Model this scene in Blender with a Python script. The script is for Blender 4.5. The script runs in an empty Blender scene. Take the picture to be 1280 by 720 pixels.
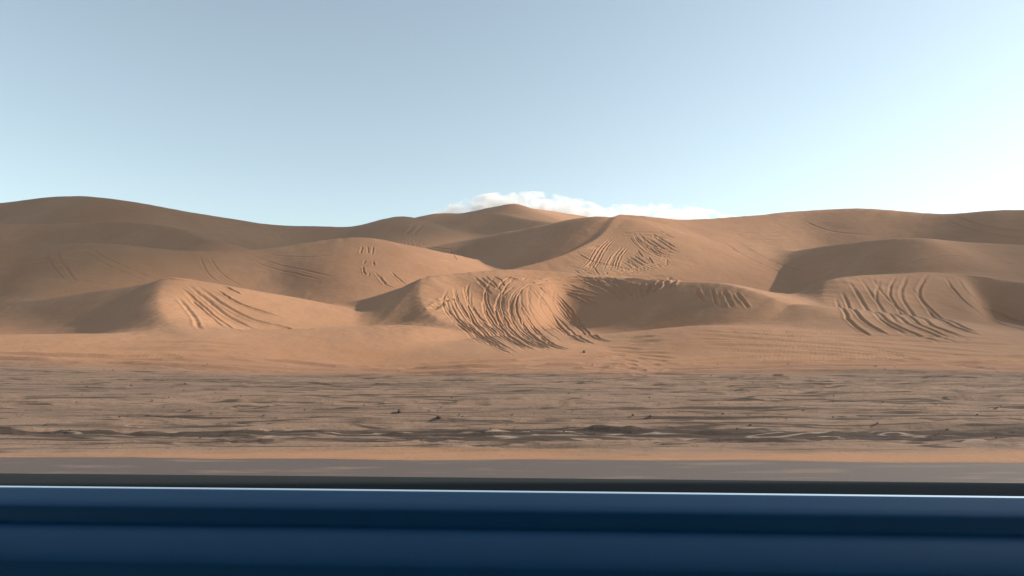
import bpy, bmesh, math, random
import numpy as np
from mathutils import Vector, Matrix

random.seed(4); rng = np.random.default_rng(11)
R = math.radians
F, CX, CY, EYE = 900.0, 640.0, 425.0, 1.6        # focal length and level line of the photo in its own pixels, eye height (m)
SUN_AZ, SUN_EL = R(10), R(26)                    # sun to the right, 10 degrees beyond square, 26 high

scene = bpy.context.scene
col = scene.collection

# ------------------------------------------------------------------ small helpers
def tag(o, label=None, cat=None, group=None, kind=None):
    for k, v in (('label', label), ('category', cat), ('group', group), ('kind', kind)):
        if v: o[k] = v
    return o

def link(name, me, mat=None, parent=None):
    o = bpy.data.objects.new(name, me); col.objects.link(o)
    if mat: me.materials.append(mat)
    if parent: o.parent = parent
    return o

def mesh_np(name, co, quads, normals=None, mat=None):
    me = bpy.data.meshes.new(name)
    n, f = len(co), len(quads)
    me.vertices.add(n); me.vertices.foreach_set('co', co.astype(np.float32).ravel())
    me.loops.add(f * 4); me.loops.foreach_set('vertex_index', quads.astype(np.int32).ravel())
    me.polygons.add(f)
    me.polygons.foreach_set('loop_start', np.arange(0, f * 4, 4, dtype=np.int32))
    me.update(calc_edges=True)
    me.polygons.foreach_set('use_smooth', np.ones(f, dtype=bool))
    if normals is not None:
        me.normals_split_custom_set_from_vertices(normals.astype(np.float32))
    return link(name, me, mat)

def P(px, py, Y):
    return ((px - CX) / F * Y, Y, EYE + (CY - py) / F * Y)

class Nodes:
    def __init__(s, name):
        s.m = bpy.data.materials.new(name); s.m.use_nodes = True
        s.t = s.m.node_tree; s.b = s.t.nodes['Principled BSDF']; s.out = s.t.nodes['Material Output']
    def n(s, typ, **kw):
        nd = s.t.nodes.new(typ)
        for k, v in kw.items():
            if k in nd.inputs: nd.inputs[k].default_value = v
            else: setattr(nd, k, v)
        return nd
    def l(s, a, b): s.t.links.new(a, b)
    def pos(s, scale=(1, 1, 1), rot=(0, 0, 0)):
        g = s.n('ShaderNodeNewGeometry'); mp = s.n('ShaderNodeMapping')
        mp.inputs['Scale'].default_value = scale; mp.inputs['Rotation'].default_value = rot
        s.l(g.outputs['Position'], mp.inputs['Vector']); return mp.outputs['Vector']
    def noise(s, vec, scale, detail=4, rough=.55, dist=0):
        nd = s.n('ShaderNodeTexNoise'); nd.inputs['Scale'].default_value = scale
        nd.inputs['Detail'].default_value = detail; nd.inputs['Roughness'].default_value = rough
        nd.inputs['Distortion'].default_value = dist
        s.l(vec, nd.inputs['Vector']); return nd.outputs['Fac']
    def ramp(s, fac, a, b, ca=(0, 0, 0, 1), cb=(1, 1, 1, 1)):
        nd = s.n('ShaderNodeValToRGB'); e = nd.color_ramp.elements
        e[0].position, e[1].position = a, b; e[0].color, e[1].color = ca, cb
        s.l(fac, nd.inputs['Fac']); return nd.outputs['Color']
    def mix(s, fac, a, b, mode='MIX'):
        nd = s.n('ShaderNodeMix'); nd.data_type = 'RGBA'; nd.blend_type = mode
        for sock, v in ((nd.inputs['Factor'], fac), (nd.inputs['A'] if False else nd.inputs[6], a), (nd.inputs[7], b)):
            if hasattr(v, 'links'): s.l(v, sock)
            else: sock.default_value = v
        return nd.outputs[2]
    def bump(s, h, strength, dist, prev=None):
        nd = s.n('ShaderNodeBump'); nd.inputs['Strength'].default_value = strength; nd.inputs['Distance'].default_value = dist
        s.l(h, nd.inputs['Height'])
        if prev is not None: s.l(prev, nd.inputs['Normal'])
        return nd.outputs['Normal']

def c4(r, g, b): return (r, g, b, 1)

# ------------------------------------------------------------------ materials
def sand_material():
    k = Nodes('sand'); v = k.pos()
    big = k.noise(v, .06, 4, .6); mid = k.noise(v, .7, 5, .6); fine = k.noise(v, 9, 4, .7); grain = k.noise(v, 60, 2, .6)
    base = k.mix(k.ramp(big, .35, .65), c4(.315, .160, .084), c4(.385, .208, .114))
    base = k.mix(k.ramp(mid, .42, .78), base, c4(.32, .176, .106))
    dk = k.ramp(fine, .58, .82); 
    sc = k.n('ShaderNodeMath', operation='MULTIPLY'); k.l(dk, sc.inputs[0]); sc.inputs[1].default_value = .35
    base = k.mix(sc.outputs[0], base, c4(.24, .125, .07))
    k.l(base, k.b.inputs['Base Color'])
    k.b.inputs['Roughness'].default_value = .9; k.b.inputs['Specular IOR Level'].default_value = .15
    w = k.n('ShaderNodeTexWave', wave_type='BANDS', bands_direction='X'); w.inputs['Scale'].default_value = 1.6
    w.inputs['Distortion'].default_value = 5.0; w.inputs['Detail'].default_value = 3; w.inputs['Detail Scale'].default_value = .7
    k.l(k.pos((1, .8, 1), (0, 0, .5)), w.inputs['Vector'])
    pm = k.n('ShaderNodeMath', operation='MULTIPLY'); k.l(w.outputs['Fac'], pm.inputs[0]); k.l(k.ramp(k.noise(v, .09, 3, .5), .46, .62), pm.inputs[1])
    n = k.bump(pm.outputs[0], .13, .03)
    n = k.bump(mid, .35, .25, n); n = k.bump(fine, .35, .03, n); n = k.bump(grain, .3, .006, n)
    k.l(n, k.b.inputs['Normal'])
    return k.m

def plain_material():
    k = Nodes('gravel_sand'); v = k.pos(); st = k.pos((.10, 1, 1)); st2 = k.pos((.42, 1, 1))
    big = k.noise(st, .35, 5, .6); mid = k.noise(st2, 1.5, 6, .65, .4); fine = k.noise(v, 14, 4, .7)
    base = k.mix(k.ramp(big, .38, .62), c4(.215, .142, .102), c4(.262, .172, .120))
    base = k.mix(k.ramp(mid, .50, .70), base, c4(.115, .082, .064))
    base = k.mix(k.ramp(k.noise(k.pos((.7, 1, 1)), 5.5, 5, .75), .60, .68), base, c4(.12, .088, .067))
    base = k.mix(k.ramp(k.noise(k.pos((.6, 1, 1)), 3.2, 4, .7), .62, .74), base, c4(.30, .205, .14))
    base = k.mix(k.ramp(fine, .56, .74), base, c4(.095, .07, .055))
    thin = k.noise(k.pos((.035, 1, 1)), 4.2, 4, .6, .2)
    base = k.mix(k.ramp(thin, .61, .72), base, c4(.115, .083, .063))     # stretched dark wheel lines: rut shade painted in along with darker grit
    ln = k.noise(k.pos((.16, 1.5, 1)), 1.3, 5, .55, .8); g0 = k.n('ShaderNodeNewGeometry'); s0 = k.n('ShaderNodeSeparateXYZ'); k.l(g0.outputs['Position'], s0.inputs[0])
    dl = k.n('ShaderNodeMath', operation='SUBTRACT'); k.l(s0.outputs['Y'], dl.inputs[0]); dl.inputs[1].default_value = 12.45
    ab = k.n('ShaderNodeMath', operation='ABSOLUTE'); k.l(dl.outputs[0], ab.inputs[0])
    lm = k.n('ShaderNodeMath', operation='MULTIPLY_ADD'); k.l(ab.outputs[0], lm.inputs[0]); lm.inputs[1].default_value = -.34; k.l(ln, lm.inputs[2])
    base = k.mix(k.ramp(lm.outputs[0], .26, .32), base, c4(.072, .053, .042))     # dark lenses painted for shaded rut banks in the driven lane, plus coarse grit
    def contour(vec, scale, half, level):
        nz = k.noise(vec, scale, 3, .5, .3); d1 = k.n('ShaderNodeMath', operation='SUBTRACT'); k.l(nz, d1.inputs[0]); d1.inputs[1].default_value = level
        d2 = k.n('ShaderNodeMath', operation='ABSOLUTE'); k.l(d1.outputs[0], d2.inputs[0])
        return k.ramp(d2.outputs[0], half, half * 2.2, (1, 1, 1, 1), (0, 0, 0, 1))
    def both(p, q):
        m_ = k.n('ShaderNodeMath', operation='MULTIPLY'); k.l(p, m_.inputs[0]); k.l(q, m_.inputs[1]); return m_.outputs[0]
    lane_band = k.ramp(lm.outputs[0], .20, .27)
    base = k.mix(both(contour(k.pos((.16, 1, 1)), 1.5, .007, .5), lane_band), base, c4(.28, .21, .16))     # crests of dry sand squeezed up between the wheel lines
    base = k.mix(contour(k.pos((.045, 1, 1), (0, 0, .02)), 1.7, .006, .47), base, c4(.075, .056, .045))  # this and the next: dark braids painted in for the shade of ruts
    base = k.mix(contour(k.pos((.05, 1, 1), (0, 0, -.015)), 1.1, .005, .53), base, c4(.085, .062, .048))
    # clean orange sand blown up to the road edge, and drifting in again at the foot of the dunes
    g = k.n('ShaderNodeNewGeometry'); sx = k.n('ShaderNodeSeparateXYZ'); k.l(g.outputs['Position'], sx.inputs[0])
    wob = k.noise(k.pos((.25, 1, 1)), .8, 4, .6)
    ad = k.n('ShaderNodeMath', operation='MULTIPLY_ADD'); k.l(wob, ad.inputs[0]); ad.inputs[1].default_value = 1.6; k.l(sx.outputs['Y'], ad.inputs[2])
    mr = k.n('ShaderNodeMapRange'); mr.inputs[1].default_value = 11.35; mr.inputs[2].default_value = 10.75
    k.l(ad.outputs[0], mr.inputs[0])
    base = k.mix(mr.outputs[0], base, c4(.335, .184, .106))
    mr2 = k.n('ShaderNodeMapRange'); mr2.inputs[1].default_value = 35.6; mr2.inputs[2].default_value = 37.6
    ad2 = k.n('ShaderNodeMath', operation='MULTIPLY_ADD'); k.l(big, ad2.inputs[0]); ad2.inputs[1].default_value = 9; k.l(sx.outputs['Y'], ad2.inputs[2])
    k.l(ad2.outputs[0], mr2.inputs[0])
    base = k.mix(mr2.outputs[0], base, c4(.325, .176, .106))
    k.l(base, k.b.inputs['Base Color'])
    k.b.inputs['Roughness'].default_value = .95; k.b.inputs['Specular IOR Level'].default_value = .1
    n = k.bump(mid, .5, .10); n = k.bump(fine, .35, .03, n); n = k.bump(k.noise(v, 50, 3, .7), .5, .012, n)
    k.l(n, k.b.inputs['Normal'])
    return k.m

def asphalt_material():
    k = Nodes('asphalt'); v = k.pos()
    a = k.noise(k.pos((.15, 1, 1)), .9, 4); b = k.noise(v, 40, 3, .8); d = k.noise(k.pos((.2, 1, 1)), 3, 4)
    base = k.mix(a, c4(.088, .062, .052), c4(.110, .077, .064)); base = k.mix(k.ramp(b, .4, .7), base, c4(.07, .054, .050))
    base = k.mix(k.ramp(d, .55, .8), base, c4(.20, .14, .10))
    k.l(base, k.b.inputs['Base Color']); k.b.inputs['Roughness'].default_value = .85
    k.l(k.bump(b, .4, .004), k.b.inputs['Normal']); return k.m

def plain_pbr(name, c, rough, coat=0, metal=0, spec=.5, vary=.12):
    k = Nodes(name); n = k.noise(k.pos(), 30, 3)
    base = k.mix(n, c4(*[x * (1 - vary) for x in c]), c4(*[min(1, x * (1 + vary)) for x in c]))
    k.l(base, k.b.inputs['Base Color']); k.b.inputs['Roughness'].default_value = rough
    k.b.inputs['Coat Weight'].default_value = coat; k.b.inputs['Coat Roughness'].default_value = .12
    k.b.inputs['Metallic'].default_value = metal; k.b.inputs['Specular IOR Level'].default_value = spec
    k.l(k.bump(k.noise(k.pos(), 220, 2), .08, .001), k.b.inputs['Normal'])
    return k.m

M_SAND, M_PLAIN, M_ROAD = sand_material(), plain_material(), asphalt_material()

# ------------------------------------------------------------------ terrain
cols = [-2000.]
while cols[-1] < 3300:                            # fine in the middle, widening smoothly to both sides
    out_ = max(430 - cols[-1], cols[-1] - 850, 0)
    cols.append(cols[-1] + min(.65 + .85 * min(out_ / 120, 1) + max(out_ - 760, 0) * .02, 10))
cols = np.array(cols)
rows = [8.9]
while rows[-1] < 700:
    y = rows[-1]
    d = min(max(y * y / 1440 * .55, .05), .12) if y < 43 else .08 if y < 75 else (.22 if y < 135 else (.6 if y < 250 else 5))
    rows.append(y + d)
rows = np.array(rows)
NC, NR = len(cols), len(rows)
U, YY = np.meshgrid((cols - CX) / F, rows)       # (NR, NC)
XX = U * YY

def smoothstep(a, b, x):
    t = np.clip((x - a) / (b - a), 0, 1); return t * t * (3 - 2 * t)

def value_noise(x, y, seed):
    r = np.random.default_rng(seed); G = 256
    tab = r.random((G, G))
    xi, yi = np.floor(x).astype(int), np.floor(y).astype(int); fx, fy = x - xi, y - yi
    fx = fx * fx * (3 - 2 * fx); fy = fy * fy * (3 - 2 * fy)
    g = lambda i, j: tab[(yi + j) % G, (xi + i) % G]
    return (g(0, 0) * (1 - fx) + g(1, 0) * fx) * (1 - fy) + (g(0, 1) * (1 - fx) + g(1, 1) * fx) * fy

def fbm(x, y, seed, octv=4, gain=.5):
    a, s, t = 1., 0., 0.
    for o in range(octv):
        s = s + a * (value_noise(x, y, seed + o) - .5); t += a; a *= gain; x, y = x * 2.03 + 7.1, y * 2.03 + 3.7
    return s / t * 2

def catmull(pts, step):
    pts = np.array(pts, float)
    q = np.vstack([2 * pts[0] - pts[1], pts, 2 * pts[-1] - pts[-2]]); out = []
    for i in range(1, len(q) - 2):
        n = max(2, int(np.linalg.norm(q[i + 1, :2] - q[i, :2]) / step))
        for t in np.arange(n) / n:
            p0, p1, p2, p3 = q[i - 1:i + 3]
            out.append(.5 * (2 * p1 + (p2 - p0) * t + (2 * p0 - 5 * p1 + 4 * p2 - p3) * t * t + (3 * p1 - p0 - 3 * p2 + p3) * t ** 3))
    out.append(pts[-1]); return np.array(out)

def ridge(X, Y, pts, round_front=.6, round_back=2., step=2.0, smooth=0.):
    """pts: (px, py, depth, front slope, back slope) from left to right; returns the dune's height field.
    Every crest segment gives a height; the nearest ones are averaged so that no seam opens where two are equally near."""
    w = catmull([P(a, b, c) + (sf, sb) for a, b, c, sf, sb in pts], step)
    if smooth:
        seg = np.r_[0, np.cumsum(np.linalg.norm(np.diff(w[:, :2], axis=0), axis=1))]
        kk = np.exp(-((seg[:, None] - seg[None]) / smooth) ** 2); kk /= kk.sum(1, keepdims=True)
        m = kk @ w; w = np.vstack([w[:1], m[1:-1], w[-1:]])
    X = X.astype(np.float32); Y = Y.astype(np.float32)
    def segs():
        for a, b in zip(w[:-1], w[1:]):
            dx, dy = b[0] - a[0], b[1] - a[1]; L2 = dx * dx + dy * dy
            if L2 < 1e-9: continue
            t = np.clip(((X - a[0]) * dx + (Y - a[1]) * dy) / L2, 0, 1)
            ex, ey = X - (a[0] + t * dx), Y - (a[1] + t * dy)
            yield a, b, dx, dy, L2, t, ex, ey, np.sqrt(ex * ex + ey * ey)
    dmin = np.full(X.shape, 1e9, np.float32)
    for *_, d in segs(): dmin = np.minimum(dmin, d)
    tau = .12 + .07 * dmin; num = np.zeros(X.shape, np.float32); den = num.copy()
    for a, b, dx, dy, L2, t, ex, ey, d in segs():
        wt = np.exp(-np.minimum((d - dmin) / tau, 40)) * math.sqrt(L2)
        wf = .5 - .5 * (dx * ey - dy * ex) / math.sqrt(L2) / (d + 1e-6)          # 1 on the camera side
        sl = (a[3] + t * (b[3] - a[3])) * wf + (a[4] + t * (b[4] - a[4])) * (1 - wf)
        c = round_front * wf + round_back * (1 - wf)
        num += wt * ((a[2] + t * (b[2] - a[2])) - sl * (np.sqrt(d * d + c * c) - c)); den += wt
    return num / den

def smax(a, b, k):
    h = np.clip(.5 + .5 * (a - b) / k, 0, 1)
    return b + (a - b) * h + k * h * (1 - h)

RIDGES = {
 'far': [(500, 277, 246, .56, .3), (545, 267, 236, .58, .4), (578, 266, 226, .60, .4), (605, 261, 214, .62, .4), (640, 256, 200, .50, .4),
         (652, 258, 208, .34, .3), (690, 264, 236, .32, .3), (735, 270, 262, .30, .3), (842, 276, 280, .3, .3), (1000, 280, 285, .3, .3)],
 'far_bench': [(545, 275, 192, .5, .1), (612, 267, 186, .62, .05), (650, 273, 175, .64, .05), (690, 278, 165, .62, .05), (730, 284, 158, .5, .1)],
 'left': [(-500, 262, 150, .55, .4), (-200, 250, 158, .55, .4), (-40, 256, 164, .5, .4), (70, 246, 160, .58, .4), (140, 249, 150, .6, .4), (230, 264, 158, .5, .4), (330, 279, 168, .5, .4),
          (400, 283, 172, .5, .5), (438, 284, 174, .5, .5), (470, 277, 174, .46, .5), (495, 270.5, 172, .50, .5), (515, 271, 172, .5, .5), (540, 279, 176, .42, .5)],
 'left_bench': [(-300, 278, 112, .45, .15), (-60, 276, 116, .5, .1), (60, 280, 121, .56, .08), (150, 278, 116, .62, .08), (215, 284, 109, .6, .2), (260, 300, 103, .5, .3)],
 'mid': [(-400, 320, 66, .5, .3), (-200, 312, 72, .5, .3), (-60, 318, 80, .5, .3), (60, 308, 86, .5, .3), (130, 306, 84, .52, .3), (220, 316, 88, .5, .3), (330, 313, 95, .46, .35), (400, 300, 97, .42, .4), (438, 297, 97, .42, .35), (465, 293, 98, .42, .35),
         (500, 303, 101, .40, .2), (540, 312, 106, .36, .12), (575, 319, 112, .33, .1)],
 'right': [(535, 307, 140, .46, .08), (600, 296, 132, .60, .06), (650, 287, 124, .62, .06), (700, 277, 116, .63, .08), (735, 271, 111, .63, .2), (757, 270, 109, .62, .3), (785, 276, 107, .6, .3)],
 'ramp': [(540, 268, 111, .5, .3), (640, 268, 111, .5, .3), (700, 268, 111, .5, .3), (770, 268.5, 111, .5, .3), (800, 270, 112, .5, .3),
           (842, 275, 113, .48, .4), (900, 272, 116, .46, .45), (1000, 262, 118, .48, .45), (1090, 256, 112, .55, .4), (1180, 262, 106, .55, .4), (1280, 252, 98, .55, .4), (1500, 260, 90, .5, .4)],
 'ramp_edge': [(905, 262, 190, .9, 0), (800, 262, 130, .9, 0), (776, 270.5, 110.5, .9, 0), (765, 285, 104.8, .9, 0), (745, 305, 98.5, .9, 0), (700, 328, 92, .9, 0), (650, 339, 89, .9, 0), (560, 350, 84, .9, 0), (400, 360, 80, .9, 0)],
 'right_bench': [(960, 318, 104, .3, .1), (1020, 310, 96, .55, .06), (1090, 302, 87, .62, .06), (1150, 298, 80, .62, .08), (1230, 306, 82, .45, .15), (1500, 315, 80, .45, .2)],
 'far_left_near': [(-360, 400, 84, .5, .2), (-180, 396, 79, .55, .15), (0, 382, 71, .6, .12), (120, 364, 64, .62, .12), (212, 348, 58, .62, .12)],
 'left_nose': [(212, 348, 58, .62, .50), (200, 372, 52, .62, .50), (212, 402, 45, .55, .45), (250, 430, 39, .3, .2)],
 'near': [(360, 392, 72, .5, .15), (438, 379, 68.5, .58, .10), (490, 365.5, 65.5, .62, .10), (528, 352, 63, .58, .10), (560, 345, 65.5, .38, .10), (620, 340, 68, .36, .08),
          (665, 340, 70, .36, .06), (700, 341, 70.5, .38, .05), (742, 345, 69, .50, .03), (800, 349, 64, .58, .03), (842, 350, 60, .60, .03), (900, 352, 56.5, .62, .05), (945, 362, 54, .5, .1), (990, 378, 52, .4, .1)],
 'right_mound': [(930, 392, 71, .5, .15), (985, 374, 68, .62, .1), (1035, 352, 63, .60, .1), (1075, 344, 65, .40, .1), (1140, 340, 68, .36, .08), (1200, 343, 70, .40, .06), (1270, 352, 66, .55, .05), (1400, 362, 58, .6, .1), (1560, 380, 50, .5, .1)],
 'right_nose': [(1035, 352, 63, .60, .22), (1030, 368, 60, .60, .24), (1038, 388, 56, .6, .24), (1056, 404, 52, .5, .2), (1090, 424, 48, .3, .15)],
 'nose': [(528, 352, 63, .60, .22), (526, 366, 60, .60, .24), (530, 382, 57, .60, .24), (541, 397, 54, .58, .2), (572, 412, 51, .40, .15), (610, 427, 48, .2, .15)],
 'apron': [(-200, 420, 40, .25, .1), (200, 416, 43, .26, .08), (438, 411, 46.5, .30, .06), (500, 408, 48, .30, .05), (545, 408, 49, .28, .05), (600, 425, 47, .15, .05)],
 'lip': [(680, 438, 46, .1, .15), (740, 421, 49, .15, .2), (800, 417, 49, .17, .25), (860, 404, 48, .20, .3), (940, 404, 47, .20, .3), (1080, 414, 46, .19, .25), (1300, 418, 44, .2, .3), (1500, 420, 42, .2, .3)],
}
def base_height(X, Y):
    t = Y - 37
    b = np.where(t > 0, .16 * (np.sqrt(t * t + 36) - 6), 0)
    b = 26 * (1 - np.exp(-b / 26))
    b = b + .35 * fbm(X * .06, Y * .06, 5, 3) * smoothstep(30, 60, Y)
    # a bowl in front of the right-hand ridge, and the lit ramp beyond it
    return b

ROUND = {'far': (.8, 3., 2., 2.), 'far_bench': (.8, 2., 2., 2.), 'left': (1.5, 3., 2., 4.), 'left_bench': (.8, 3., 2., 3.), 'right_mound': (.4, 3., 1., 1.5), 'right_nose': (.4, 3., 1., 1.), 'mid': (.8, 3., 2., 4.), 'right': (1.8, 3., 1.5, 1.5), 'ramp': (2., 3., 2., 4.),
         'right_bench': (.5, 3., 1., 1.5), 'far_left_near': (.6, 3., 1.5, 2.), 'left_nose': (.6, 4., 1., 2.), 'near': (.4, 3., 1., .8), 'nose': (.4, 3., 1., 1.), 'apron': (6., 3., 1., 3.), 'lip': (3., 3., 1., 4.)}
BLEND = {'far': 2., 'far_bench': 1.6, 'left': 2.5, 'left_bench': 1.5, 'mid': 2., 'right': 1.5, 'ramp': .9, 'right_bench': .8, 'far_left_near': 1., 'left_nose': .5, 'right_mound': .8, 'right_nose': .4, 'near': .8, 'nose': .4, 'apron': .8, 'lip': 1.}
def macro(X, Y):
    z = base_height(X, Y); own = np.zeros(X.shape, int); top = z.copy()
    for i, nme in enumerate(BLEND):
        h = ridge(X, Y, RIDGES[nme], *ROUND[nme])
        if nme == 'ramp':        # the slope ends at a sharp edge and drops into the hollow before the slip face
            pts = RIDGES['ramp_edge']; w_ = [P(a, b, c) for a, b, c, _, _ in pts]
            cut = ridge(X, Y, [(a, CY + EYE * F / c, c, sf, sb) for a, b, c, sf, sb in pts], .5, .5, 1.5, 1.5)
            h = h + cut
        own[h > top] = i + 1; top = np.maximum(top, h)
        z = smax(z, h, BLEND[nme])
    z = z + smoothstep(36, 50, Y) * (.22 * fbm(X * .11, Y * .11, 21, 3) + .35 * fbm(X * .035, Y * .035, 31, 2))
    return z, own

# coarse evaluation, then upsampled to the full grid
def upsample(Zc, ci, ri):
    full = np.empty((len(ri), NC))
    for j in range(len(ri)): full[j] = np.interp(cols, cols[ci], Zc[j])
    out = np.empty((NR, NC)); jj = np.arange(NR)
    k = np.clip(np.searchsorted(ri, jj, side='right') - 1, 0, len(ri) - 2)
    t = ((rows - rows[ri[k]]) / (rows[ri[k + 1]] - rows[ri[k]]))[:, None]
    return full[k] * (1 - t) + full[k + 1] * t

ci = np.unique(np.append(np.arange(0, NC, 2), NC - 1)); ri = np.unique(np.append(np.arange(0, NR, 2), NR - 1))
Zc, OWN = macro(XX[np.ix_(ri, ci)], YY[np.ix_(ri, ci)])
OWN = OWN[np.searchsorted(ri, np.arange(NR)).clip(0, len(ri) - 1)][:, np.searchsorted(ci, np.arange(NC)).clip(0, len(ci) - 1)]
Z = upsample(Zc, ci, ri)
def blur(A, n):
    for _ in range(n):
        B = A.copy(); B[1:-1] = (A[:-2] + 2 * A[1:-1] + A[2:]) / 4; A = B
        B = A.copy(); B[:, 1:-1] = (A[:, :-2] + 2 * A[:, 1:-1] + A[:, 2:]) / 4; A = B
    return A
Z = blur(Z, 2)
ZM = Z.copy()


# ------------------------------------------------------------------ tyre tracks: lines on the photo laid on the dunes, then cut as ruts
ELEV = (ZM - EYE) / YY
def locate(px, py):
    """where the sight line through a photo pixel first meets the sand"""
    j = np.interp(px, cols, np.arange(NC)); j0 = int(min(max(j, 0), NC - 1))
    hit = np.nonzero(ELEV[:, j0] >= (CY - py) / F)[0]
    if not len(hit): return None
    Y = rows[hit[0]]; return ((px - CX) / F * Y, Y)

def spline2(pts, n=8):
    p = np.array(pts, float)
    if len(p) == 2: return p[0] + np.linspace(0, 1, 12)[:, None] * (p[1] - p[0])
    q = np.vstack([2 * p[0] - p[1], p, 2 * p[-1] - p[-2]]); out = []
    for i in range(1, len(q) - 2):
        for t in np.arange(n) / n:
            a, b, c, d = q[i - 1:i + 3]
            out.append(.5 * (2 * b + (c - a) * t + (2 * a - 5 * b + 4 * c - d) * t * t + (3 * b - a - 3 * c + d) * t ** 3))
    out.append(p[-1]); return np.array(out)

D = np.zeros_like(Z); DN = np.zeros_like(Z); DP = np.zeros_like(Z)
def carve(world, width, depth, berm=.45, taper=True):
    w = np.array(world); n = len(w)
    if n < 2: return
    s0 = np.linspace(0, 1, n); tp = np.minimum(1, np.minimum(s0, 1 - s0) * 6 + .1) if taper else np.ones(n)
    px = CX + F * w[:, 0] / w[:, 1]; R_ = width * 4
    ym, yM = w[:, 1].min() - R_, w[:, 1].max() + R_; pad = F * R_ / max(ym, 5)
    i0, i1 = np.searchsorted(rows, [ym, yM]); j0, j1 = np.searchsorted(cols, [px.min() - pad, px.max() + pad])
    if i1 - i0 < 2 or j1 - j0 < 2: return
    best = np.full((i1 - i0, j1 - j0), 1e9); amp = np.zeros_like(best)
    for k in range(n - 1):
        a, b = w[k], w[k + 1]
        y0, y1 = min(a[1], b[1]) - R_, max(a[1], b[1]) + R_
        p0 = min(px[k], px[k + 1]) - F * R_ / max(y0, 5); p1 = max(px[k], px[k + 1]) + F * R_ / max(y0, 5)
        a0, a1 = np.searchsorted(rows, [y0, y1]); b0, b1 = np.searchsorted(cols, [p0, p1])
        if a1 <= a0 or b1 <= b0: continue
        X_, Y_ = XX[a0:a1, b0:b1], YY[a0:a1, b0:b1]; dx, dy = b[0] - a[0], b[1] - a[1]; L2 = dx * dx + dy * dy + 1e-9
        t = np.clip(((X_ - a[0]) * dx + (Y_ - a[1]) * dy) / L2, 0, 1)
        d2 = (X_ - a[0] - t * dx) ** 2 + (Y_ - a[1] - t * dy) ** 2
        bb = best[a0 - i0:a1 - i0, b0 - j0:b1 - j0]; aa = amp[a0 - i0:a1 - i0, b0 - j0:b1 - j0]
        if bb.shape != d2.shape: continue
        m = d2 < bb; bb[m] = d2[m]; aa[m] = (tp[k] + t * (tp[k + 1] - tp[k]))[m]
    d = np.sqrt(best)
    prof = -np.exp(-(d / width) ** 2) + berm * np.exp(-((d - 1.9 * width) / (.75 * width)) ** 2)
    v = depth * amp * prof
    DN[i0:i1, j0:j1] = np.minimum(DN[i0:i1, j0:j1], v); DP[i0:i1, j0:j1] = np.maximum(DP[i0:i1, j0:j1], v)

def zoomed(pts): return [(430 + x / 3, 230 + y / 3) for x, y in pts]
def track(pts, width=.22, depth=.13, zoom=True, berm=.45, jitter=.025):
    pts = zoomed(pts) if zoom else pts
    w = [q for q in (locate(x, y) for x, y in spline2(pts)) if q]
    if len(w) < 2: return
    w = np.array(w); jumps = np.nonzero(np.linalg.norm(np.diff(w, axis=0), axis=1) > 9)[0]
    for part in np.split(w, jumps + 1):
        if len(part) < 2: continue
        for _ in range(4 if len(part) > 5 else 0): part = np.vstack([part[:1], (part[:-2] + 2 * part[1:-1] + part[2:]) / 4, part[-1:]])
        part = part + rng.normal(0, jitter, part.shape); carve(part, width * rng.uniform(.85, 1.2), depth * rng.uniform(.8, 1.2), berm)

SLOPE_TRACKS = [
 [(560, 350), (530, 400), (535, 460), (580, 530), (650, 590), (700, 618)], [(470, 372), (462, 410), (480, 470), (530, 540), (600, 600)], [(640, 352), (600, 395), (590, 450), (610, 520), (670, 585), (735, 622)],
 [(700, 372), (660, 405), (645, 460), (670, 530), (730, 590), (800, 620)], [(715, 395), (760, 450), (800, 520), (850, 570), (905, 598)], [(395, 440), (425, 495), (480, 550), (560, 600), (600, 622)], [(760, 380), (815, 430), (870, 500), (920, 560), (985, 590)],
 [(378, 455), (400, 485), (440, 525), (500, 570), (560, 605), (625, 638)], [(412, 385), (420, 430), (445, 480), (490, 530), (550, 580), (640, 635)],
 [(450, 385), (455, 420), (475, 460), (520, 515), (590, 570), (680, 628)], [(500, 365), (530, 390), (552, 414)], [(530, 345), (560, 370), (588, 402)],
 [(530, 425), (522, 460), (540, 510), (590, 560), (650, 600), (720, 625)], [(610, 390), (580, 425), (568, 470), (580, 520), (620, 570), (690, 615)],
 [(600, 400), (575, 440), (585, 490), (612, 540), (660, 580), (742, 625)], [(672, 388), (640, 420), (625, 470), (635, 520), (670, 560), (730, 600), (780, 622)],
 [(675, 485), (700, 520), (740, 565), (790, 605), (845, 620)], [(665, 510), (690, 550), (730, 585), (782, 615)],
 [(690, 390), (740, 440), (800, 500), (850, 550), (900, 585), (940, 603)], [(740, 385), (790, 430), (840, 490), (880, 540), (930, 575), (1005, 595)],
 [(725, 380), (770, 420), (812, 462)], [(800, 395), (860, 425), (925, 458)], [(440, 500), (480, 540), (545, 588)], [(480, 455), (500, 490), (530, 520)],
 [(385, 470), (420, 512), (470, 550)], [(490, 352), (520, 375), (548, 410)], [(510, 350), (545, 375), (572, 392)], [(560, 345), (590, 362), (600, 385)],
 [(625, 345), (590, 372), (572, 398)], [(545, 520), (600, 575), (660, 612)], [(430, 440), (470, 505), (510, 545)], [(640, 385), (600, 415), (592, 450)],
 [(460, 470), (500, 535), (560, 590), (610, 625)], [(590, 470), (640, 540), (700, 590), (760, 620)],
]
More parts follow.
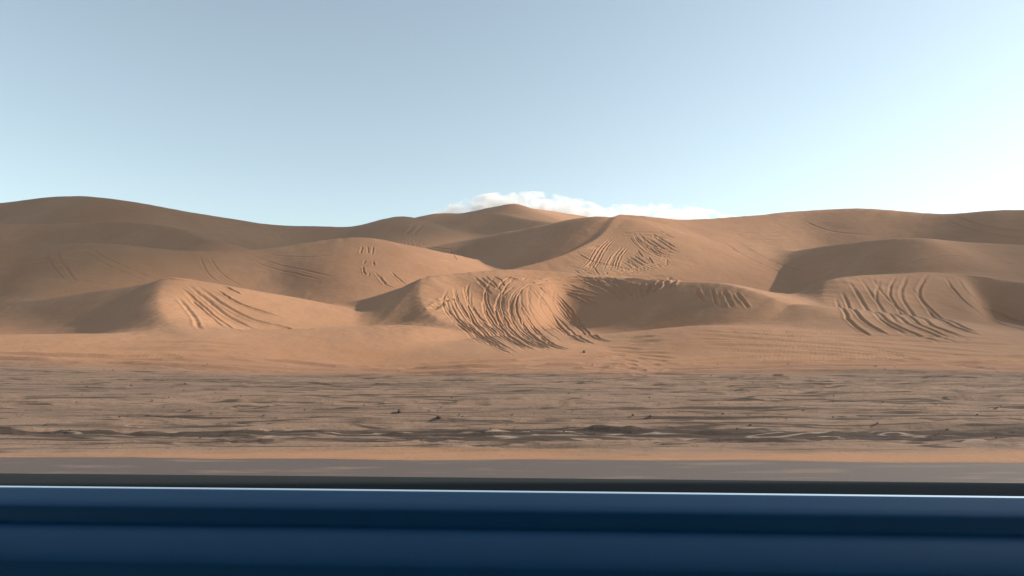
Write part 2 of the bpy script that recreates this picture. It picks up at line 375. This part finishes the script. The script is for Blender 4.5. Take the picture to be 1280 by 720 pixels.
CREST_TRACKS = [
 [(700, 368), (800, 352), (900, 352), (1010, 362)], [(690, 378), (790, 362), (890, 362), (990, 378)], [(760, 392), (850, 410), (920, 440), (960, 470)], [(830, 372), (900, 400), (960, 420)], [(980, 330), (1010, 365), (1060, 400), (1090, 415)],
 [(700, 375), (760, 372), (860, 385)], [(740, 360), (800, 360), (880, 372)], [(720, 385), (800, 388), (900, 410)], [(640, 350), (700, 352), (770, 365)], [(600, 345), (660, 360), (690, 350)],
 [(820, 400), (880, 420), (940, 430)], [(690, 365), (740, 380), (830, 410)], [(860, 325), (960, 378), (1042, 416)], [(895, 325), (990, 370), (1058, 412)], [(930, 305), (965, 350), (1052, 388)],
 [(960, 340), (1040, 372), (1098, 382)], [(1000, 348), (1050, 380), (1095, 410)], [(930, 340), (960, 372), (1010, 420)], [(870, 340), (910, 365), (970, 390)], [(840, 310), (880, 318), (940, 335)],
 [(880, 345), (940, 368), (990, 400)], [(910, 335), (980, 352), (1060, 372)],
]
UPPER_TRACKS = [
 [(1240, 290), (1170, 300), (1080, 320), (980, 330)], [(1240, 302), (1160, 312), (1060, 334), (960, 342)], [(1000, 205), (960, 240), (930, 290), (900, 320)], [(1012, 200), (975, 238), (948, 288), (925, 322)],
 [(1100, 182), (1130, 215), (1180, 240), (1240, 250)], [(1080, 185), (1110, 225), (1160, 262), (1230, 285)], [(1040, 240), (1010, 275), (990, 320)], [(1055, 238), (1028, 275), (1012, 322)], [(870, 260), (930, 290), (1020, 310), (1120, 330)],
 [(1120, 220), (1160, 255), (1225, 278)], [(1130, 200), (1180, 235), (1232, 262)], [(1150, 185), (1200, 215), (1240, 240)], [(1180, 175), (1240, 205)], [(1140, 230), (1190, 262), (1238, 272)],
 [(1030, 190), (1110, 180), (1240, 186)], [(1070, 275), (1095, 292), (1120, 310)], [(1085, 270), (1110, 285), (1130, 300)], [(1055, 290), (1075, 300), (1100, 318)], [(1140, 275), (1160, 300)], [(1212, 285), (1210, 305)],
 [(1060, 195), (1150, 192), (1240, 215)], [(1100, 250), (1120, 275)], [(1160, 200), (1210, 235), (1250, 255)], [(900, 245), (920, 240), (950, 232)], [(1040, 345), (1130, 348), (1240, 345)], [(1060, 352), (1150, 352), (1240, 358)],
]
LEFT_TRACKS = [
 [(68, 235), (62, 262)], [(88, 235), (90, 262)], [(110, 235), (105, 265)], [(118, 335), (150, 375), (190, 392)], [(175, 330), (205, 358), (235, 380)], [(70, 310), (78, 342)], [(95, 335), (92, 345)], [(45, 290), (80, 293), (112, 298)],
 [(80, 285), (75, 300)], [(110, 290), (112, 305)], [(205, 205), (270, 225), (340, 240), (420, 250), (460, 262)], [(200, 210), (300, 240), (430, 262)], [(400, 250), (412, 270), (422, 285)], [(430, 248), (445, 262), (455, 277)],
 [(240, 208), (320, 235), (400, 245)], [(350, 285), (400, 290)], [(130, 345), (160, 380)],
]
FAR_TRACKS = [[(140, 190), (200, 170), (260, 152)], [(230, 192), (248, 175), (265, 158)], [(260, 190), (280, 170), (297, 155)], [(430, 162), (450, 155), (470, 146)], [(150, 185), (210, 165), (280, 150)]]
LIP_TRACKS = [
 [(900, 655), (1050, 665), (1240, 698)], [(850, 668), (1000, 680), (1240, 722)], [(950, 650), (1100, 655), (1240, 672)], [(700, 692), (900, 682), (1240, 692)], [(390, 702), (600, 690), (800, 668)], [(800, 690), (1000, 700), (1240, 735)],
 [(620, 700), (760, 688), (900, 692)], [(980, 625), (1060, 630), (1120, 640)], [(1000, 645), (1120, 648), (1240, 655)], [(1070, 598), (1130, 592), (1180, 592)], [(500, 705), (650, 700), (900, 705), (1100, 720)],
 [(860, 648), (1000, 652), (1150, 676), (1250, 690)], [(760, 670), (900, 664), (1040, 680)],
]
FANS = [[(1138, 412), (1148, 392), (1155, 372)], [(1165, 405), (1175, 385), (1182, 368)], [(1195, 400), (1210, 375), (1222, 352)], [(1180, 395), (1190, 375)], [(1220, 390), (1235, 362)], [(1060, 378), (1075, 400), (1085, 425)], [(1085, 380), (1098, 405), (1112, 430)], [(1110, 382), (1120, 405), (1130, 425)], [(1150, 372), (1162, 395)], [(1205, 365), (1212, 385)], [(1030, 385), (1050, 410), (1064, 440)], [(1000, 392), (1030, 420), (1050, 445)]]
for t in SLOPE_TRACKS:
    track(t, .085, .085, berm=.3)
    if len(t) > 3 and rng.random() < .5:
        o_ = rng.uniform(8, 15) * rng.choice((-1, 1)); q_ = rng.uniform(-18, 18)
        track([(x + o_ * (.5 + .5 * i / len(t)), y + q_ * .4) for i, (x, y) in enumerate(t)], .07, .06, berm=.3)
for k in range(14):                       # older, half-filled lines sweeping the same way
    x0, y0 = rng.uniform(380, 860), rng.uniform(370, 430); b_ = rng.uniform(-25, 10)
    track([(x0, y0), (x0 + b_, y0 + 60), (x0 + b_ + 45, y0 + 125), (x0 + b_ + 120, y0 + 185)], .09, .045, berm=.3)
for t in CREST_TRACKS: track(t, .11, .085, berm=.5)
for t in UPPER_TRACKS:
    track(t, .12, .10, berm=.6)
    if abs(t[0][0] - t[-1][0]) > 25: track([(x + 9, y + 3) for x, y in t], .10, .08, berm=.6); track([(x - 16, y + 4) for x, y in t], .09, .06, berm=.6)
for t in LEFT_TRACKS: track(t, .105, .09)
for t in FAR_TRACKS: track(t, .30, .2)
FLAT_TRACKS = [[(870, 420), (1000, 428), (1150, 440), (1290, 452)], [(880, 432), (1000, 436), (1200, 455)], [(900, 440), (1080, 446), (1280, 466)], [(960, 420), (1100, 425), (1280, 432)],
 [(0, 440), (150, 436), (300, 442)], [(20, 452), (200, 446), (420, 450)]]
for t in LIP_TRACKS + [[((x - 430) * 3, (y - 230) * 3) for x, y in q] for q in FLAT_TRACKS]:
    w_ = np.array([q for q in (locate(x, y) for x, y in spline2(zoomed(t), 40)) if q])
    for _ in range(250): w_[1:-1] = (w_[:-2] + 2 * w_[1:-1] + w_[2:]) / 4
    carve(w_, .30, .055, .6); carve(w_ + np.array([.1, 1.7]), .26, .045, .6)
for t in FANS: track(t, .2, .12, berm=.7)
for x, y in [(325, 468), (335, 463), (345, 456), (353, 450), (372, 436), (395, 432)]:
    q = locate(430 + x / 3, 230 + y / 3)
    if q: carve([(q[0], q[1]), (q[0] + .25, q[1] + .1)], .2, .16, .3, False)
# the same driving goes on along the dunes to either side
SIDE_TRACKS = [
 [(-20, 330), (60, 325), (140, 335), (230, 345)], [(-10, 336), (75, 330), (150, 341), (240, 352)], [(100, 312), (130, 330), (180, 352)], [(112, 311), (142, 328), (195, 350)], [(60, 314), (64, 330), (80, 350)], [(72, 313), (76, 328), (95, 352)],
 [(300, 320), (340, 335), (400, 350)], [(310, 318), (352, 332), (415, 346)], [(250, 322), (262, 345), (300, 368)], [(262, 321), (276, 342), (316, 366)], [(330, 318), (380, 322), (430, 318)], [(20, 250), (60, 262), (120, 272)],
 [(226, 360), (250, 380), (272, 398), (300, 415)], [(236, 357), (262, 378), (285, 396), (318, 412)], [(222, 372), (240, 392), (250, 412)], [(250, 360), (285, 385), (330, 404), (390, 412)], [(232, 366), (256, 390), (282, 410)], [(270, 362), (300, 380), (350, 396)],
 [(870, 290), (930, 300), (1000, 300)], [(880, 284), (940, 292), (1010, 290)], [(900, 300), (940, 325), (990, 345)], [(915, 298), (955, 322), (1005, 342)], [(1000, 275), (1040, 290), (1100, 296)], [(1180, 275), (1220, 290), (1280, 300)], [(1190, 270), (1232, 284), (1290, 292)],
 [(1060, 350), (1085, 385), (1130, 412), (1180, 430)], [(1075, 347), (1100, 382), (1146, 410), (1200, 430)], [(1090, 346), (1110, 375), (1160, 405), (1215, 428)], [(1052, 365), (1072, 395), (1110, 420)], [(1120, 345), (1112, 370), (1140, 400), (1190, 424)], [(1135, 344), (1126, 372), (1156, 402), (1210, 424)],
 [(1160, 343), (1148, 368), (1175, 400), (1225, 420)], [(1180, 345), (1200, 372), (1240, 400), (1290, 415)], [(1195, 346), (1216, 372), (1260, 398), (1300, 408)], [(1065, 356), (1090, 392), (1134, 420)], [(1140, 362), (1170, 392), (1220, 416)], [(1205, 345), (1250, 350), (1300, 352)],
 [(1045, 372), (1062, 402), (1090, 422)], [(1100, 350), (1096, 378), (1128, 408)], [(870, 362), (880, 378)], [(890, 362), (896, 382)], [(905, 364), (915, 384)], [(920, 366), (936, 386)],
]
for t in SIDE_TRACKS: track(t, .11, .09, zoom=False)
# ruts along the plain, parallel to the road, and the churned lane nearest to it
for k in range(260):
    y = 11.0 + 25 * rng.random() ** 1.4; x0 = rng.uniform(-.95, .8) * y; L = rng.uniform(.4, 1.6) * y
    n = 24; xs = x0 + np.linspace(0, L, n); ph = rng.uniform(0, 6, 3)
    ys = y + .012 * y * (np.sin(xs / y * 5 + ph[0]) + .5 * np.sin(xs / y * 13 + ph[1])) + rng.uniform(-.05, .05) * (xs - x0)
    carve(np.c_[xs, ys], rng.uniform(.07, .17) * (.6 + y / 30), rng.uniform(.03, .075) * (.6 + y / 30), .8)
for k in range(90):
    y = rng.normal(12.4, .45); x0 = rng.uniform(-14, 12); L = rng.uniform(2, 9); n = 40
    xs = x0 + np.linspace(0, L, n); ph = rng.uniform(0, 6, 3)
    ys = y + .16 * np.sin(xs * .8 + ph[0]) + .07 * np.sin(xs * 1.7 + ph[1])
    carve(np.c_[xs, ys], rng.uniform(.07, .13), rng.uniform(.035, .075), .9)
D += DN + DP * np.exp(DN * 30)
near_f = 1 - smoothstep(26, 40, YY)
lane = np.exp(-((YY - 12.4) / .7) ** 2)
D += near_f * (.035 * fbm(XX * .16, YY * 2.6, 41, 4) + .010 * fbm(XX * 2, YY * 6, 51, 3) + lane * .06 * fbm(XX * .45, YY * 3.2, 61, 3)) * smoothstep(9.6, 11, YY)
gr_ = np.hypot(np.gradient(ZM, axis=1) / (np.gradient((cols - CX) / F)[None, :] * YY), np.gradient(ZM, axis=0) / np.gradient(rows)[:, None])
rough = (1 - smoothstep(.36, .5, gr_)) * smoothstep(.05, .45, fbm(XX * .13, YY * .13, 71, 3)) * smoothstep(36, 44, YY) * (1 - smoothstep(120, 160, YY))
D += rough * .035 * fbm(XX * 1.6, YY * 1.6, 81, 3) + smoothstep(36, 44, YY) * .015 * fbm(XX * .9, YY * .9, 91, 3)
edge_ = 9.6 - .034 * XX + .05 * np.sin(XX * .7) + .04 * np.sin(XX * 2.1 + 1) + .03 * fbm(XX * 2, YY * 2, 95, 3)
D -= .05 * (1 - smoothstep(edge_ - .06, edge_ + .16, YY))
Z = ZM + D
side = smoothstep(-600, -1900, cols) + smoothstep(1900, 3200, cols); Z = Z * (1 - side[None]) - .5 * side[None]


# ------------------------------------------------------------------ meshes of the terrain, split by dune
zx = np.gradient(Z, (cols - CX) / F, axis=1) / YY; zy = np.gradient(Z, rows, axis=0) - zx * U
NRM = np.dstack([-zx, -zy, np.ones_like(Z)]); NRM /= np.linalg.norm(NRM, axis=2)[..., None]
CO = np.dstack([XX, YY, Z]).reshape(-1, 3); NR3 = NRM.reshape(-1, 3)
idx = np.arange(NR * NC).reshape(NR, NC)
Q = np.dstack([idx[:-1, :-1], idx[:-1, 1:], idx[1:, 1:], idx[1:, :-1]]).reshape(-1, 4)
own_q = OWN[:-1, :-1].copy()
grp = {0: 'base'}
for i_, n_ in enumerate(BLEND): grp[i_ + 1] = {'far': 'far', 'far_bench': 'far', 'left': 'left', 'left_bench': 'left', 'mid': 'mid', 'right': 'right', 'ramp': 'right', 'right_bench': 'right', 'far_left_near': 'west', 'left_nose': 'west', 'right_mound': 'east', 'right_nose': 'east'}.get(n_, 'near')
yq = YY[:-1, :-1]; foot = 35.2 + .5 * np.sin(XX[:-1, :-1] * .4) + .4 * np.sin(XX[:-1, :-1] * .13 + 1)
lab = np.zeros(own_q.shape, int)
for k_, g_ in grp.items():
    lab[own_q == k_] = ['base', 'far', 'left', 'mid', 'right', 'near', 'west', 'east'].index(g_)
lab[(lab == 0) & (yq < 75)] = 5; lab[(lab == 0) & (yq < 130) & (XX[:-1, :-1] < -8)] = 3; lab[(lab == 0) & (yq < 130)] = 4; lab[(lab == 0)] = 1
lab[yq < foot] = 0
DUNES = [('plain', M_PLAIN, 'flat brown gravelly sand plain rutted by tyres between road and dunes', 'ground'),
         ('dune', M_SAND, 'highest and farthest sand dune ridge, with the small peak on the skyline', 'dune'),
         ('dune', M_SAND, 'long far dune ridge on the skyline left of the highest dune', 'dune'),
         ('dune', M_SAND, 'rounded orange dune at left, behind the near dune and below the far ridge', 'dune'),
         ('dune', M_SAND, 'long dune with broad shaded slip face behind the tracked slope, rising to the right', 'dune'),
         ('dune', M_SAND, 'nearest sand dune, its lit face scored by many curved tyre tracks', 'dune'),
         ('dune', M_SAND, 'low sharp-nosed dune with a dark slip face at far left, beside the flat plain', 'dune'),
         ('dune', M_SAND, 'near dune mound with curved tracks at far right, beyond the shaded hollow', 'dune')]
labf = lab.reshape(-1)
for i, (nme, mat, lb, cat) in enumerate(DUNES):
    q = Q[labf == i]
    if not len(q): continue
    used, inv = np.unique(q, return_inverse=True)
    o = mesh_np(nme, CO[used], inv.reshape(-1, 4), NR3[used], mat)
    tag(o, lb, cat, kind='structure')


# ------------------------------------------------------------------ grit on the plain and a few stones
def stone_bm(bm, x, y, z, r, seed):
    q = np.random.default_rng(seed); res = bmesh.ops.create_icosphere(bm, subdivisions=2, radius=r)
    sc = q.uniform(.6, 1.3, 3) * (1, 1, .7); ph = q.uniform(0, 6, 3)
    for v in res['verts']:
        k = 1 + .22 * math.sin(v.co.x / r * 2.3 + ph[0]) * math.cos(v.co.y / r * 2 + ph[1]) + .12 * math.sin(v.co.z / r * 4 + ph[2])
        v.co = Vector((v.co.x * sc[0] * k + x, v.co.y * sc[1] * k + y, v.co.z * sc[2] * k + z))
def height(x, y):
    j = int(np.clip(np.searchsorted(cols, CX + F * x / y), 0, NC - 1)); i = int(np.clip(np.searchsorted(rows, y), 0, NR - 1)); return float(Z[i, j])
M_STONE = plain_pbr('stone', (.085, .065, .052), .95, vary=.4, spec=.1)
bm = bmesh.new()
for k in range(460):
    y = 11 + 24 * rng.random() ** 1.3 if k % 3 else rng.normal(16.5, 1.6); x = rng.uniform(-.85, .85) * y; r = rng.uniform(.008, .024) * (.7 + y / 40)
    stone_bm(bm, x, y, height(x, y) + r * .25, r, k)
me = bpy.data.meshes.new('pebbles'); bm.to_mesh(me); bm.free()
tag(link('pebbles', me, M_STONE), 'small dark pebbles strewn over the sand plain', 'pebbles', kind='stuff')
for k, (px, py, r, lb) in enumerate([(730, 440.5, .12, 'dark stone lying alone at the foot of the tracked dune'), (549, 524.5, .055, 'small dark stone standing up on the plain left of centre'),
                                     (500, 517, .06, 'flat dark stone on the left part of the plain')]):
    q = locate(px, py)
    if q:
        bm = bmesh.new(); stone_bm(bm, 0, 0, 0, r, 900 + k); me = bpy.data.meshes.new('stone'); bm.to_mesh(me); bm.free()
        o = link('stone', me, M_STONE); o.location = (q[0], q[1], height(*q) + r * .3); tag(o, lb, 'stone', 'stones on the plain')

# wide ground sheet to the horizon and the road
def sheet(name, x0, x1, y0, y1, z, mat, nx=1, ny=1):
    xs, ys = np.linspace(x0, x1, nx + 1), np.linspace(y0, y1, ny + 1)
    A, B = np.meshgrid(xs, ys); co = np.dstack([A, B, np.full(A.shape, z)]).reshape(-1, 3)
    ii = np.arange(co.shape[0]).reshape(ny + 1, nx + 1)
    q = np.dstack([ii[:-1, :-1], ii[:-1, 1:], ii[1:, 1:], ii[1:, :-1]]).reshape(-1, 4)
    return mesh_np(name, co, q, None, mat)
tag(sheet('ground', -4000, 4000, -4000, 6000, -.35, M_SAND), 'open desert ground reaching to the horizon', 'ground', kind='structure')
tag(sheet('road', -600, 600, 2.2, 9.9, -.012, M_ROAD, 60, 6), 'grey asphalt road in front of the sand plain', 'road', kind='structure')


# ------------------------------------------------------------------ the car the picture is taken from: its blue door under the open window
M_PAINT = plain_pbr('blue_paint', (.020, .150, .340), .6, coat=.08, spec=.35)
M_RUBBER = plain_pbr('black_rubber', (.022, .027, .029), .8, spec=.12)
M_CHROME = plain_pbr('bright_trim', (.88, .90, .92), .22, metal=1, vary=.02)
M_LINER = plain_pbr('grey_lining', (.12, .12, .125), .9)
M_TYRE = plain_pbr('tyre_rubber', (.015, .015, .016), .8)
M_RIM = plain_pbr('alloy', (.55, .56, .58), .35, metal=1)
def dp(py, Y): return (Y, EYE + (CY - py) / F * Y)
def extrude(name, prof, x0, x1, mat, parent, closed=True, bow=.006, bev=0, nx=40):
    """sweeps a (Y, Z) outline along X with the slight outward bow of a car's flank"""
    bm = bmesh.new(); rings = []
    for i in range(nx + 1):
        x = x0 + (x1 - x0) * i / nx
        off = -bow * (x ** 2); yaw = -.050 * x
        rings.append([bm.verts.new((x, y + off + yaw, z)) for y, z in prof])
    m = len(prof)
    for i in range(nx):
        for j in range(m if closed else m - 1):
            bm.faces.new((rings[i][j], rings[i][(j + 1) % m], rings[i + 1][(j + 1) % m], rings[i + 1][j]))
    if closed:
        bm.faces.new(rings[0]); bm.faces.new(rings[-1][::-1])
    bmesh.ops.recalc_face_normals(bm, faces=bm.faces)
    for f in bm.faces: f.smooth = True
    me = bpy.data.meshes.new(name); bm.to_mesh(me); bm.free()
    o = link(name, me, mat, parent)
    md = o.modifiers.new('edge', 'EDGE_SPLIT'); md.split_angle = R(50)
    return o
def curve2(p, n=6): return [tuple(q) for q in spline2(p, n)]
car = bpy.data.objects.new('vehicle', None); col.objects.link(car)
tag(car, 'dark blue vehicle with its window down, black seal and bright trim line along the door', 'vehicle')
# inner face: shoulder, soft fold, hollow and lower panel as the lens sees them, then the outer skin
inner = curve2([dp(615.7, .6152), dp(624, .602), dp(633, .589), dp(641, .5815), dp(650, .5795), dp(660, .5775), dp(668, .566), dp(682, .550), dp(706, .530), dp(722, .523), dp(780, .505)], 5)
inner += [(.50, 1.33), (.515, 1.15), (.50, .95), (.53, .62)]
outer = [(.62, .60), (.70, .66), (.74, .95), (.735, 1.2), (.705, 1.40), (.678, 1.462)]
door = extrude('door', inner + outer, -.62, .60, M_PAINT, car)
seal = [dp(597.4, .672), dp(598.5, .664), dp(604, .645), dp(611.5, .626), dp(613.4, .6215), (.6225, 1.456), (.672, 1.456)]
extrude('window_seal', seal, -.60, .58, M_RUBBER, door)
trim = [dp(613.4, .6212), dp(615.4, .6160), (.6160, 1.464), (.6212, 1.464)]
extrude('trim_strip', trim, -.60, .58, M_CHROME, door)
def tube(name, pts, r, mat, parent, n=10):
    bm = bmesh.new(); rings = []
    for i, p in enumerate(pts):
        p = Vector(p); a = Vector(pts[max(i - 1, 0)]); b = Vector(pts[min(i + 1, len(pts) - 1)]); d = (b - a).normalized()
        u = d.cross(Vector((0, 1, 0)) if abs(d.y) < .9 else Vector((1, 0, 0))).normalized(); v = d.cross(u)
        rings.append([bm.verts.new(p + r * (math.cos(t) * u + math.sin(t) * v)) for t in np.linspace(0, 2 * math.pi, n, endpoint=False)])
    for i in range(len(rings) - 1):
        for j in range(n): bm.faces.new((rings[i][j], rings[i][(j + 1) % n], rings[i + 1][(j + 1) % n], rings[i + 1][j]))
    bm.faces.new(rings[0]); bm.faces.new(rings[-1][::-1]); bmesh.ops.recalc_face_normals(bm, faces=bm.faces)
    for f in bm.faces: f.smooth = True
    me = bpy.data.meshes.new(name); bm.to_mesh(me); bm.free(); return link(name, me, mat, parent)
tube('window_frame', [(-.66, .655, 1.44), (-.64, .62, 1.65), (-.60, .58, 2.05), (-.54, .56, 2.12), (.50, .56, 2.12), (.60, .58, 2.05), (.63, .62, 1.68), (.64, .655, 1.44)], .028, M_RUBBER, door)
def slab(name, x0, x1, y0, y1, z0, z1, mat, parent, bev=.03):
    bm = bmesh.new(); bmesh.ops.create_cube(bm, size=1)
    for v in bm.verts: v.co = Vector(((x0 + x1) / 2 + v.co.x * (x1 - x0), (y0 + y1) / 2 + v.co.y * (y1 - y0), (z0 + z1) / 2 + v.co.z * (z1 - z0)))
    bmesh.ops.bevel(bm, geom=bm.edges[:], offset=bev, segments=4, affect='EDGES', profile=.6)
    for f in bm.faces: f.smooth = True
    me = bpy.data.meshes.new(name); bm.to_mesh(me); bm.free(); return link(name, me, mat, parent)
slab('roof', -2.1, 2.3, -1.12, .90, 2.16, 2.22, M_PAINT, car)  # unseen; overhang made wide to keep the sun off the door
slab('floor', -2.2, 2.2, -1.0, .60, .42, .52, M_LINER, car)
slab('rear_quarter', .655, 2.3, .50, .76, .52, 1.46, M_PAINT, car, .05)
slab('front_wing', -2.3, -.655, .50, .76, .52, 1.46, M_PAINT, car, .05)
slab('far_side', -2.3, 2.3, -1.12, -1.04, .52, 2.157, M_LINER, car, .03)
for wx in (-1.5, 1.5):
    for wy in (.62, -1.0):
        bm = bmesh.new()
        prof = [(.20, .10), (.33, .11), (.37, .08), (.375, 0), (.37, -.08), (.33, -.11), (.20, -.10)]; nn = 40
        rg = [[bm.verts.new((wx + r * math.cos(t), wy + h, .345 + r * math.sin(t))) for r, h in prof] for t in np.linspace(0, 2 * math.pi, nn, endpoint=False)]
        for i in range(nn):
            for j in range(len(prof)): bm.faces.new((rg[i][j], rg[i][(j + 1) % len(prof)], rg[(i + 1) % nn][(j + 1) % len(prof)], rg[(i + 1) % nn][j]))
        bmesh.ops.recalc_face_normals(bm, faces=bm.faces)
        me = bpy.data.meshes.new('wheel'); bm.to_mesh(me); bm.free(); wh = link('wheel', me, M_TYRE, car)
        bm = bmesh.new(); bmesh.ops.create_cone(bm, cap_ends=True, segments=30, radius1=.21, radius2=.19, depth=.16)
        bmesh.ops.rotate(bm, verts=bm.verts, matrix=Matrix.Rotation(R(90), 3, 'X')); bmesh.ops.translate(bm, verts=bm.verts, vec=(wx, wy, .345))
        me = bpy.data.meshes.new('rim'); bm.to_mesh(me); bm.free(); link('rim', me, M_RIM, wh)


# ------------------------------------------------------------------ clouds: lumpy volumes low over the horizon, and unseen ones added to shade dunes
def cloud_material(name, density, scale, seed, lo=.20, soft=.14, aniso=.3):
    m = bpy.data.materials.new(name); m.use_nodes = True; t = m.node_tree; t.nodes.clear()
    out = t.nodes.new('ShaderNodeOutputMaterial'); vol = t.nodes.new('ShaderNodeVolumePrincipled')
    tc = t.nodes.new('ShaderNodeTexCoord'); g = t.nodes.new('ShaderNodeVectorMath'); g.operation = 'LENGTH'
    t.links.new(tc.outputs['Object'], g.inputs[0])
    mp = t.nodes.new('ShaderNodeMapping'); mp.inputs['Location'].default_value = (seed, seed * .7, seed * 1.3); mp.inputs['Scale'].default_value = scale
    t.links.new(tc.outputs['Object'], mp.inputs['Vector'])
    nz = t.nodes.new('ShaderNodeTexNoise'); nz.inputs['Scale'].default_value = 1; nz.inputs['Detail'].default_value = 7; nz.inputs['Roughness'].default_value = .62
    t.links.new(mp.outputs[0], nz.inputs['Vector'])
    a = t.nodes.new('ShaderNodeMath'); a.operation = 'MULTIPLY_ADD'; t.links.new(g.outputs['Value'], a.inputs[0]); a.inputs[1].default_value = -.42; ct = t.nodes.new('ShaderNodeMath'); ct.operation = 'MULTIPLY_ADD'; t.links.new(nz.outputs['Fac'], ct.inputs[0]); ct.inputs[1].default_value = 2.6; ct.inputs[2].default_value = -.78; t.links.new(ct.outputs[0], a.inputs[2])
    r = t.nodes.new('ShaderNodeMapRange'); r.inputs[1].default_value = lo; r.inputs[2].default_value = lo + soft; r.inputs[3].default_value = 0; r.inputs[4].default_value = density
    t.links.new(a.outputs[0], r.inputs[0]); t.links.new(r.outputs[0], vol.inputs['Density'])
    vol.inputs['Color'].default_value = (.97, .97, .97, 1); vol.inputs['Anisotropy'].default_value = aniso
    t.links.new(vol.outputs[0], out.inputs['Volume']); return m
def cloud(loc, dims, density, nscale, seed, label, lo=.20, soft=.14):
    bm = bmesh.new(); bmesh.ops.create_icosphere(bm, subdivisions=4, radius=1)
    me = bpy.data.meshes.new('cloud'); bm.to_mesh(me); bm.free()
    o = link('cloud', me, cloud_material('cloud_vapour', density, nscale, seed, lo, soft)); o.location = loc; o.scale = dims
    tag(o, label, 'cloud', kind='structure'); return o
def sky_at(px, py, Y): return P(px, py, Y)
cloud(sky_at(652, 292, 6000), (860, 420, 345), .022, (5.0, 3.5, 3.2), 3.1, 'white heaped cloud low on the horizon behind the highest dune', .20, .10)
cloud(sky_at(800, 297, 6500), (1100, 420, 300), .014, (7.5, 3.5, 2.6), 8.4, 'thin white cloud bank low behind the right dune crest', .20, .12)
t_ = 950 / math.sin(SUN_EL)
def aloft(x, y, z):           # a point t_ metres up the sunbeam that would land on (x, y, z)
    return (x + t_ * math.cos(SUN_AZ) * math.cos(SUN_EL), y + t_ * math.sin(SUN_AZ) * math.cos(SUN_EL), z + t_ * math.sin(SUN_EL))
cloud(aloft(-240, 62, 0), (165, 105, 50), .14, (2.2, 2.0, 1.2), 5.7, 'added unseen cloud high to the right, shading the left dunes', -.1, .12)  # added out of view only to darken the left dunes
cloud(aloft(-112, 157, 0), (50, 30, 18), .16, (2.2, 2.0, 1.2), 2.2, 'small added unseen cloud shading the far left ridge', -.1, .12)  # made-up cloud that throws the far left ridge into shade
cloud(aloft(150, 74, 0), (120, 75, 30), .14, (2.2, 2.0, 1.2), 7.9, 'added unseen cloud high to the right, shading the right dunes', -.1, .12)  # sun blocker beyond the frame, added to dim the right dunes


# ------------------------------------------------------------------ dusty air over the sand
def haze_box():
    bm = bmesh.new(); bmesh.ops.create_cube(bm, size=1)
    lo_, hi_ = (-900, -60, -1.5), (900, 760, 52)
    for v in bm.verts: v.co = Vector([(lo_[i] + hi_[i]) / 2 + v.co[i] * (hi_[i] - lo_[i]) for i in range(3)])
    me = bpy.data.meshes.new('haze'); bm.to_mesh(me); bm.free()
    m = bpy.data.materials.new('dusty_air'); m.use_nodes = True; t = m.node_tree; t.nodes.clear()
    o_ = t.nodes.new('ShaderNodeOutputMaterial'); v_ = t.nodes.new('ShaderNodeVolumePrincipled'); t.links.new(v_.outputs[0], o_.inputs['Volume'])
    v_.inputs['Density'].default_value = .0003; v_.inputs['Color'].default_value = (.86, .84, .84, 1); v_.inputs['Anisotropy'].default_value = .2
    tag(link('haze', me, m), 'thin dusty air over the dunes', 'haze', kind='stuff')
haze_box()

# ------------------------------------------------------------------ light, sky, camera
world = bpy.data.worlds.new('World'); scene.world = world; world.use_nodes = True
nt = world.node_tree; bg = nt.nodes['Background']
sky = nt.nodes.new('ShaderNodeTexSky'); sky.sky_type = 'NISHITA'; sky.sun_disc = False
sky.sun_elevation = SUN_EL; sky.altitude = 300; sky.air_density = 1.0; sky.dust_density = .8; sky.ozone_density = 1.0
Ldir = Vector((math.cos(SUN_AZ) * math.cos(SUN_EL), math.sin(SUN_AZ) * math.cos(SUN_EL), math.sin(SUN_EL)))
sky.sun_rotation = math.atan2(Ldir.x, Ldir.y)
hs = nt.nodes.new('ShaderNodeHueSaturation'); hs.inputs['Saturation'].default_value = .60
nt.links.new(sky.outputs[0], hs.inputs['Color']); gr = nt.nodes.new('ShaderNodeMix'); gr.data_type = 'RGBA'; gr.blend_type = 'MULTIPLY'; gr.inputs[0].default_value = 1; gr.inputs[7].default_value = (.955, 1.05, 1.0, 1)
nt.links.new(hs.outputs[0], gr.inputs[6]); nt.links.new(gr.outputs[2], bg.inputs['Color']); bg.inputs['Strength'].default_value = .138
sun = bpy.data.lights.new('sun', 'SUN'); sun.energy = 5.0; sun.angle = R(.53); sun.color = (1, .88, .745)
so = bpy.data.objects.new('sun', sun); col.objects.link(so); so.location = Ldir * 500
so.rotation_euler = (-Ldir).to_track_quat('-Z', 'Y').to_euler()

cam = bpy.data.cameras.new('camera'); co_ = bpy.data.objects.new('camera', cam); col.objects.link(co_)
co_.location = (0, 0, EYE); co_.rotation_euler = (R(90), 0, 0)
cam.sensor_width = 36; cam.lens = F / 1280 * 36; cam.shift_y = (CY - 360) / 1280
cam.clip_start = .05; cam.clip_end = 20000
scene.camera = co_
scene.view_settings.view_transform = 'Standard'; scene.view_settings.look = 'None'
scene.view_settings.exposure = .50; scene.view_settings.gamma = 1; scene.view_settings.use_curve_mapping = False
scene.cycles.max_bounces = 6; scene.cycles.volume_bounces = 3; scene.cycles.use_denoising = True
